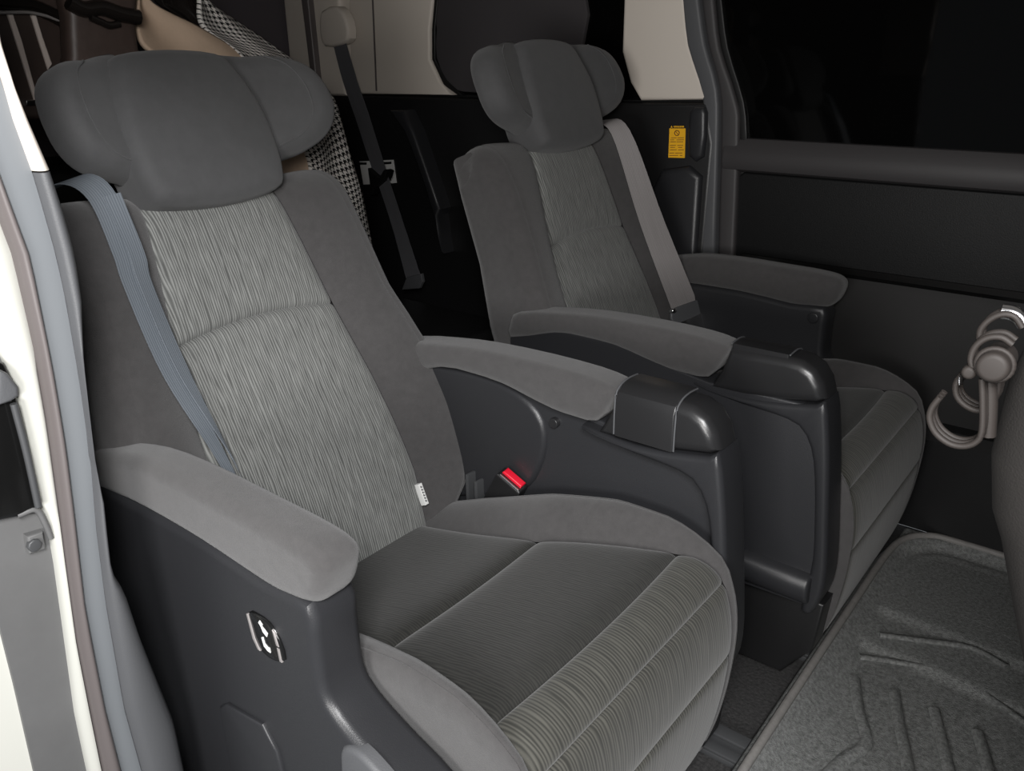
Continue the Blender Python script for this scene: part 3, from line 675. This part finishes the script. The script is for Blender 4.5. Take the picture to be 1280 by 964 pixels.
ribbon('webbing_fold', rel(nb, [bpt(fb_near, (0, 0, 0), *q) for q in A2[2:]]), rel(nb, [bpt(fb_near, (0, 0, 0), *q) for q in B2[2:]]), -0.0015, M['belt_blue'], nb)
OF = (0.0569, 0.8873, 0)
fbelt = empty('seat_belt', (0, 1.1, 0.8), 'grey brown seat belt with chrome latch plate across the far seat', 'seat belt', 'seat belts in the car')
def ff(u, v, n): return bpt(fb_far, OF, u, v, n)
# v for the mirrored seat: negative v is the outer (far) side
FA = [(0.705, -0.140, -0.06), (0.703, -0.140, 0.0), (0.669, -0.140, 0.045), (0.442, -0.160, 0.046), (0.203, -0.200, 0.048), (0.12, -0.215, 0.05)]
FB = [(0.715, -0.190, -0.06), (0.713, -0.185, 0.015), (0.667, -0.172, 0.078), (0.435, -0.215, 0.082), (0.201, -0.272, 0.084), (0.12, -0.287, 0.085)]
ribbon('webbing', rel(fbelt, [ff(*q) for q in FA]), rel(fbelt, [ff(*q) for q in FB]), 0.0015, M['belt_brown'], fbelt)
def f_latch(a, b, c): return tuple(Vector(fb_far(a, b, c+0.05+(-a-0.20)*0.45))+Vector(OF)-fbelt.location)
prism('latch_plate', [(-0.190, 0.165), (-0.290, 0.165), (-0.300, 0.180), (-0.295, 0.212), (-0.190, 0.212), (-0.183, 0.190)], f_latch, 0.0, 0.008, 0.003, M['plastic_grey'], fbelt)
prism('latch_tongue', [(-0.205, 0.120), (-0.280, 0.120), (-0.283, 0.176), (-0.200, 0.172)], f_latch, 0.006, 0.010, 0.001, M['chrome'], fbelt)
for v in (-0.192, -0.288):
    prism('rivet', [(v+0.007*math.cos(k*PI/6), 0.206+0.007*math.sin(k*PI/6)) for k in range(12)], f_latch, 0.004, 0.014, 0.0, M['chrome'], fbelt, r1=0.003)

# third row belt on the rear pillar
tb = empty('seat_belt', (-1.3, 1.22, 0.9), 'dark third row seat belt hanging from the beige rear pillar', 'seat belt', 'seat belts in the car')
Lp = [(415, 50), (428, 100), (445, 150), (463, 205), (476, 240), (492, 290), (508, 350)]
Rp = [(431, 48), (446, 100), (463, 150), (480, 205), (490, 236), (506, 285), (526, 346)]
ys = [1.255, 1.24, 1.23, 1.22, 1.215, 1.21, 1.20]
ribbon('webbing', rel(tb, [at(*p, 'y', y) for p, y in zip(Lp, ys)]), rel(tb, [at(*p, 'y', y) for p, y in zip(Rp, ys)]), 0.0015, M['belt_dark'], tb)
prism('belt_anchor', [(p.x+1.3, p.z-0.9) for p in (at(*q, 'y', 1.25) for q in ((404, 14), (424, 8), (436, 26), (438, 48), (428, 56), (408, 58), (402, 40)))], lambda a, b, c: (a, c-1.22, b), 1.275, 1.238, 0.0, M['beige'], tb, r1=0.012, sm=2)
prism('belt_guide', [(p.x+1.3, p.z-0.9) for p in (at(*q, 'y', 1.21) for q in ((462, 210), (476, 222), (482, 212), (486, 214), (482, 226), (470, 236), (466, 244), (464, 226)))], lambda a, b, c: (a, c-1.22, b), 1.235, 1.20, 0.0, M['black'], tb, r1=0.004)
prism('latch_plate', [(p.x+1.3, p.z-0.9) for p in (at(*q, 'y', 1.20) for q in ((504, 362), (510, 346), (528, 342), (530, 352), (526, 360)))], lambda a, b, c: (a, c-1.22, b), 1.205, 1.192, 0.0, M['plastic_grey'], tb, r1=0.003)
# label card on the trim behind that belt
cd = empty('label_card', (-1.25, 1.297, 0.79), 'white label card with black heading bars on the dark rear side trim', 'label')
cpts = [at(*q, 'y', 1.29) for q in ((448, 202), (490, 200), (494, 229), (453, 231))]
prism('card', [(p.x+1.25, p.z-0.79) for p in cpts], lambda a, b, c: (a, c-1.297, b), 1.299, 1.2945, 0.0, M['white'], cd)
for q in (((448, 203), (458, 203), (458, 206), (448, 206)), ((475, 203), (489, 202), (489, 205), (475, 206)), ((474, 214), (484, 213), (484, 217), (474, 218))):
    prism('heading_bar', [(p.x+1.25, p.z-0.79) for p in (at(*r, 'y', 1.293) for r in q)], lambda a, b, c: (a, c-1.297, b), 1.296, 1.2938, 0.0, M['black'], cd)

# ------------------------------------------------------------------ caution sticker on the far pillar trim
stk = empty('caution_sticker', (-0.095, 1.296, 0.95), 'small yellow caution sticker with black heading on the far door pillar', 'sticker')
def sp(q, y=1.297): p = at(*q, 'y', y); return (p.x+0.095, p.z-0.95)
def spr(name, q, d0, d1, material, parent=stk): return prism(name, [sp(r) for r in q], lambda a, b, c: (a, c, b), d0, d1, 0.0, material, parent)
base = spr('sticker_base', [(837, 160.5), (857, 160.5), (856, 197.5), (835.5, 197)], 0.003, 0.0002, M['yellow'])
hd = spr('heading', [(837, 156), (857, 156), (857, 160.5), (837, 160.5)], 0.003, 0.0002, M['black'])
spr('warning_triangle', [(838.5, 159.5), (841, 159.5), (839.8, 157)], 0.001, -0.0006, M['yellow'], hd)
for k in range(7):
    x = 842.5+k*1.9; spr('letter', [(x, 157.4), (x+1.2, 157.2), (x+1.3, 159.3), (x, 159.3)], 0.001, -0.0006, M['yellow'], hd)
cxx, cyy = 846.5, 166.3
ring = [Vector((sp((cxx+3.0*math.cos(t), cyy+3.2*math.sin(t)))[0], -0.0004, sp((cxx+3.0*math.cos(t), cyy+3.2*math.sin(t)))[1])) for t in [k*PI/6 for k in range(12)]]
tube('prohibition_ring', ring, 0.0013, M['ink'], base, closed=True, sm=1, n=6)
spr('prohibition_bar', [(844.4, 164.6), (845, 164), (848.8, 168.2), (848.1, 168.6)], 0.0005, -0.0006, M['ink'], base)
for y, segs in ((172, ((839, 846), (847, 855))), (174.5, ((838, 843), (846, 855))), (177, ((838, 845), (846, 854))), (181.5, ((837.5, 845), (847, 854))), (184, ((838, 844), (848, 853))), (187, ((837.5, 846), (848, 855))), (191, ((837, 843), (844, 853))), (194, ((837, 848), (850, 853)))):
    for a, b in segs: spr('text_line', [(a, y), (b, y-0.2), (b, y+0.6), (a, y+0.8)], 0.0005, -0.0005, M['ink'], base)

# ------------------------------------------------------------------ third row: seat, side lever
tr = empty('rear_seat', (-0.95, 0.8, 0.0), 'black third row seat cushion behind the two captain seats', 'seat')
box('cushion', (-0.30, -0.75, 0.22), (0.44, 0.33, 0.42), M['black_trim'], tr, r=0.04, seg=5)
box('backrest', (-0.62, -0.75, 0.25), (-0.36, 0.33, 0.92), M['black_trim'], tr, r=0.05, seg=5)
lv = [at(*q, 'y', 1.24) for q in ((486, 138), (504, 165), (518, 200), (530, 235), (541, 270), (547, 300), (553, 318), (550, 300), (546, 270), (549, 262), (542, 240), (530, 205), (516, 165), (503, 138))]
prism('side_moulding', [(p.x, p.z) for p in lv], wz, 1.31, 1.24, 0.0, M['plastic'], wall_far, r1=0.012)

# ------------------------------------------------------------------ things in the back: coat, brown bag, striped bag
def sheet(name, L, R, material, parent, n=40, k=24, wave=0.012, fr=3.0, th=0.008, per=1.0):
    """cloth between two edge lines, with soft folds"""
    A = cr(L, 8); B = cr(R, 8); V = []; UV = []; run = 0
    for i in range(len(A)):
        if i: run += ((A[i]+B[i])/2-(A[i-1]+B[i-1])/2).length
        w = (B[i]-A[i]).length
        for j in range(k):
            t = j/(k-1); p = A[i].lerp(B[i], t)
            p = p+Vector((wave*math.sin(fr*PI*t+i*0.12)+wave*0.5*math.sin(i*0.35+2*t), 0, 0)); V.append(p); UV.append((t*w, run))
    o = mesh(name, V, gridfaces(len(A), k), material, parent, uvs=UV, sharp=None)
    s = o.modifiers.new('thick', 'SOLIDIFY'); s.thickness = th
    return o
coat = empty('coat', (-0.62, 0.4, 0.6), 'black and white houndstooth coat with tan lining draped behind the near headrest', 'coat')
xr = lambda pts, x: rel(coat, [at(*p, 'x', x) for p in pts])
sheet('wool_shell', xr([(246, -30), (249, 0), (255, 34), (300, 68), (342, 125), (383, 190), (392, 230), (405, 300), (420, 380)], -0.60),
      xr([(245, -30), (263, 0), (330, 48), (386, 89), (412, 116), (426, 152), (443, 210), (458, 263), (484, 380)], -0.66), M['hound'], coat, wave=0.005)
sheet('tan_lining', xr([(165, -40), (170, 0), (174, 50), (200, 75), (230, 120), (260, 200), (300, 330)], -0.565),
      xr([(180, -40), (186, 0), (250, 36), (312, 74), (352, 130), (390, 195), (425, 330)], -0.60), M['tan'], coat, wave=0.010, fr=2.2)
sheet('collar', xr([(190, -30), (192, 0), (222, 18), (248, 36)], -0.63), xr([(250, -30), (252, 0), (256, 20), (262, 42)], -0.63), M['brown_gloss'], coat, wave=0.004)
bag = empty('brown_bag', (-0.5, -0.02, 1.15), 'dark brown leather bag with glossy creased top behind the near headrest', 'bag')
bo = lambda q, x=-0.5: (lambda p: (p.y+0.02, p.z-1.15))(at(*q, 'x', x))
prism('bag_body', [bo(q) for q in ((84, -40), (170, -40), (172, 20), (176, 60), (182, 110), (92, 110), (88, 70), (86, 20))], lambda a, b, c: (c, a, b), -0.045, 0.0, 0.015, M['brown'], bag, sm=2, seg=4)
tube('top_roll', [Vector((0.004, *bo(q))) for q in ((84, 2), (104, 12), (125, 10), (150, 18), (172, 22))], 0.013, M['brown_gloss'], bag)
tube('top_crease', [Vector((0.008, *bo(q))) for q in ((110, 22), (124, 28), (134, 32), (146, 30))], 0.006, M['brown_gloss'], bag)
gb = empty('striped_bag', (-0.68, -0.13, 1.1), 'dark brown bag with two pale stripes beside the near pillar', 'bag')
go = lambda q, x=-0.68: (lambda p: (p.y+0.13, p.z-1.1))(at(*q, 'x', x))
prism('bag_body', [go(q) for q in ((-10, -20), (86, -20), (84, 60), (84, 150), (-5, 150))], lambda a, b, c: (c, a, b), -0.10, 0.0, 0.012, M['brown'], gb)
prism('stripe', [go(q) for q in ((5, 8), (11, 6), (26, 50), (46, 122), (42, 126), (24, 68))], lambda a, b, c: (c, a, b), -0.004, 0.005, 0.0, M['cream'], gb, r1=0.002)
prism('stripe', [go(q) for q in ((36, 14), (42, 13), (52, 46), (64, 80), (59, 87), (47, 50))], lambda a, b, c: (c, a, b), -0.004, 0.005, 0.0, M['cream'], gb, r1=0.002)
prism('buckle_bar', [go(q) for q in ((30, 125), (48, 124), (48, 132), (30, 132))], lambda a, b, c: (c, a, b), -0.004, 0.008, 0.0, M['chrome'], gb, r1=0.002)
tube('handle', [Vector((0.012, *go(q))) for q in ((-14, 4), (10, 6), (34, 8), (52, 14), (68, 22), (80, 30))], 0.016, M['brown_gloss'], gb, flat=0.8)
tube('handle_rim', [Vector((0.022, *go(q))) for q in ((-14, 16), (8, 16), (28, 16), (50, 20), (64, 25), (76, 28))], 0.003, M['silver'], gb)

# ------------------------------------------------------------------ front seat and hook at the right edge
fs = empty('front_seat', (1.012, -0.02, 0.0), 'dark brown grey front seat back with a double hook hanging on it', 'seat')
FSr = [(0.975, 1.12), (0.944, 1.045), (0.936, 1.02), (0.930, 0.993), (0.929, 0.942), (0.936, 0.905), (0.945, 0.885), (0.957, 0.850), (0.969, 0.815), (0.986, 0.768), (1.01, 0.70), (1.03, 0.58), (1.04, 0.42)]
outline = [(x-1.0, z) for x, z in FSr]+[(0.18, 0.40), (0.17, 0.6), (0.13, 0.85), (0.10, 1.05), (0.08, 1.13)]
prism('backrest', outline, lambda a, b, c: (a, c, b), -0.24, 0.22, 0.035, M['front_cloth_shaded'], fs, seg=5)
prism('map_pocket', [(-0.052, 0.955), (-0.054, 0.90), (-0.03, 0.82), (0.0, 0.73), (0.02, 0.64), (0.04, 0.64), (0.0, 0.80), (-0.03, 0.95)], lambda a, b, c: (a, c, b), -0.19, 0.17, 0.01, M['front_cloth_shaded'], fs)
prism('cushion', [(0.06, 0.22), (0.62, 0.22), (0.62, 0.42), (0.4, 0.45), (0.06, 0.42)], lambda a, b, c: (a, c, b), -0.25, 0.23, 0.03, M['front_cloth_shaded'], fs)
YH = -0.29
hk = empty('bag_hook', (0.92, YH, 0.95), 'taupe double bag hook with round knob hanging on the front seat back', 'hook')
def hp(px, py, dy=0.0): p = at(px, py, 'y', YH); return Vector((p.x-0.92, dy, p.z-0.95))
hw = 0.0019
for dy in (-0.0055, 0.0, 0.0055):
    tube('hook_arm', [hp(*q, dy) for q in ((1178, 493), (1168, 506), (1165, 520), (1172, 537), (1188, 550), (1206, 554), (1222, 549), (1230, 535), (1231, 500), (1230, 470))], hw, M['hook'], hk)
for dy in (0.016, 0.0215, 0.027):
    tube('hook_arm', [hp(*q, dy) for q in ((1195, 478), (1187, 490), (1188, 505), (1198, 517), (1214, 524), (1228, 520), (1238, 505), (1242, 480), (1242, 460))], hw, M['hook'], hk)
prism('hook_tip', [(hp(1194+2.6*math.cos(t), 483+7*math.sin(t)).x, hp(1194+2.6*math.cos(t), 483+7*math.sin(t)).z) for t in [k*PI/6 for k in range(12)]], lambda a, b, c: (a, c, b), 0.010, 0.036, 0.002, M['chrome'], hk)
for dy, pts in ((0.0, ((1219, 460), (1216, 445), (1222, 430), (1236, 420), (1254, 419), (1268, 428))), (0.02, ((1217, 432), (1219, 420), (1230, 408), (1246, 401), (1262, 404), (1272, 418)))):
    for q in (-0.005, 0.005): tube('hook_ring', [hp(*p, dy+q) for p in pts], hw, M['hook'], hk)
tube('chrome_cap', [hp(*q, 0.02) for q in ((1244, 400), (1256, 402), (1266, 408), (1273, 417))], 0.0045, M['chrome'], hk)
c0 = hp(1247, 451)
prism('knob', [(c0.x+0.0086*math.cos(k*PI/12), c0.z+0.0086*math.sin(k*PI/12)) for k in range(24)], lambda a, b, c: (a, c, b), 0.012, -0.016, 0.002, M['hook'], hk, r1=0.003)
tube('knob_rim', [Vector((c0.x+0.0092*math.cos(k*PI/6), -0.008, c0.z+0.0092*math.sin(k*PI/6))) for k in range(12)], 0.0016, M['hook'], hk, closed=True, sm=2)
c1 = hp(1214, 462)
prism('pivot', [(c1.x+0.004*math.cos(k*PI/6), c1.z+0.004*math.sin(k*PI/6)) for k in range(12)], lambda a, b, c: (a, c, b), 0.014, -0.008, 0.0, M['hook'], hk, r1=0.002)
tube('stem', [hp(1234, 470, 0.004), hp(1236, 505, 0.004), hp(1234, 548, 0.004)], 0.004, M['hook'], hk)
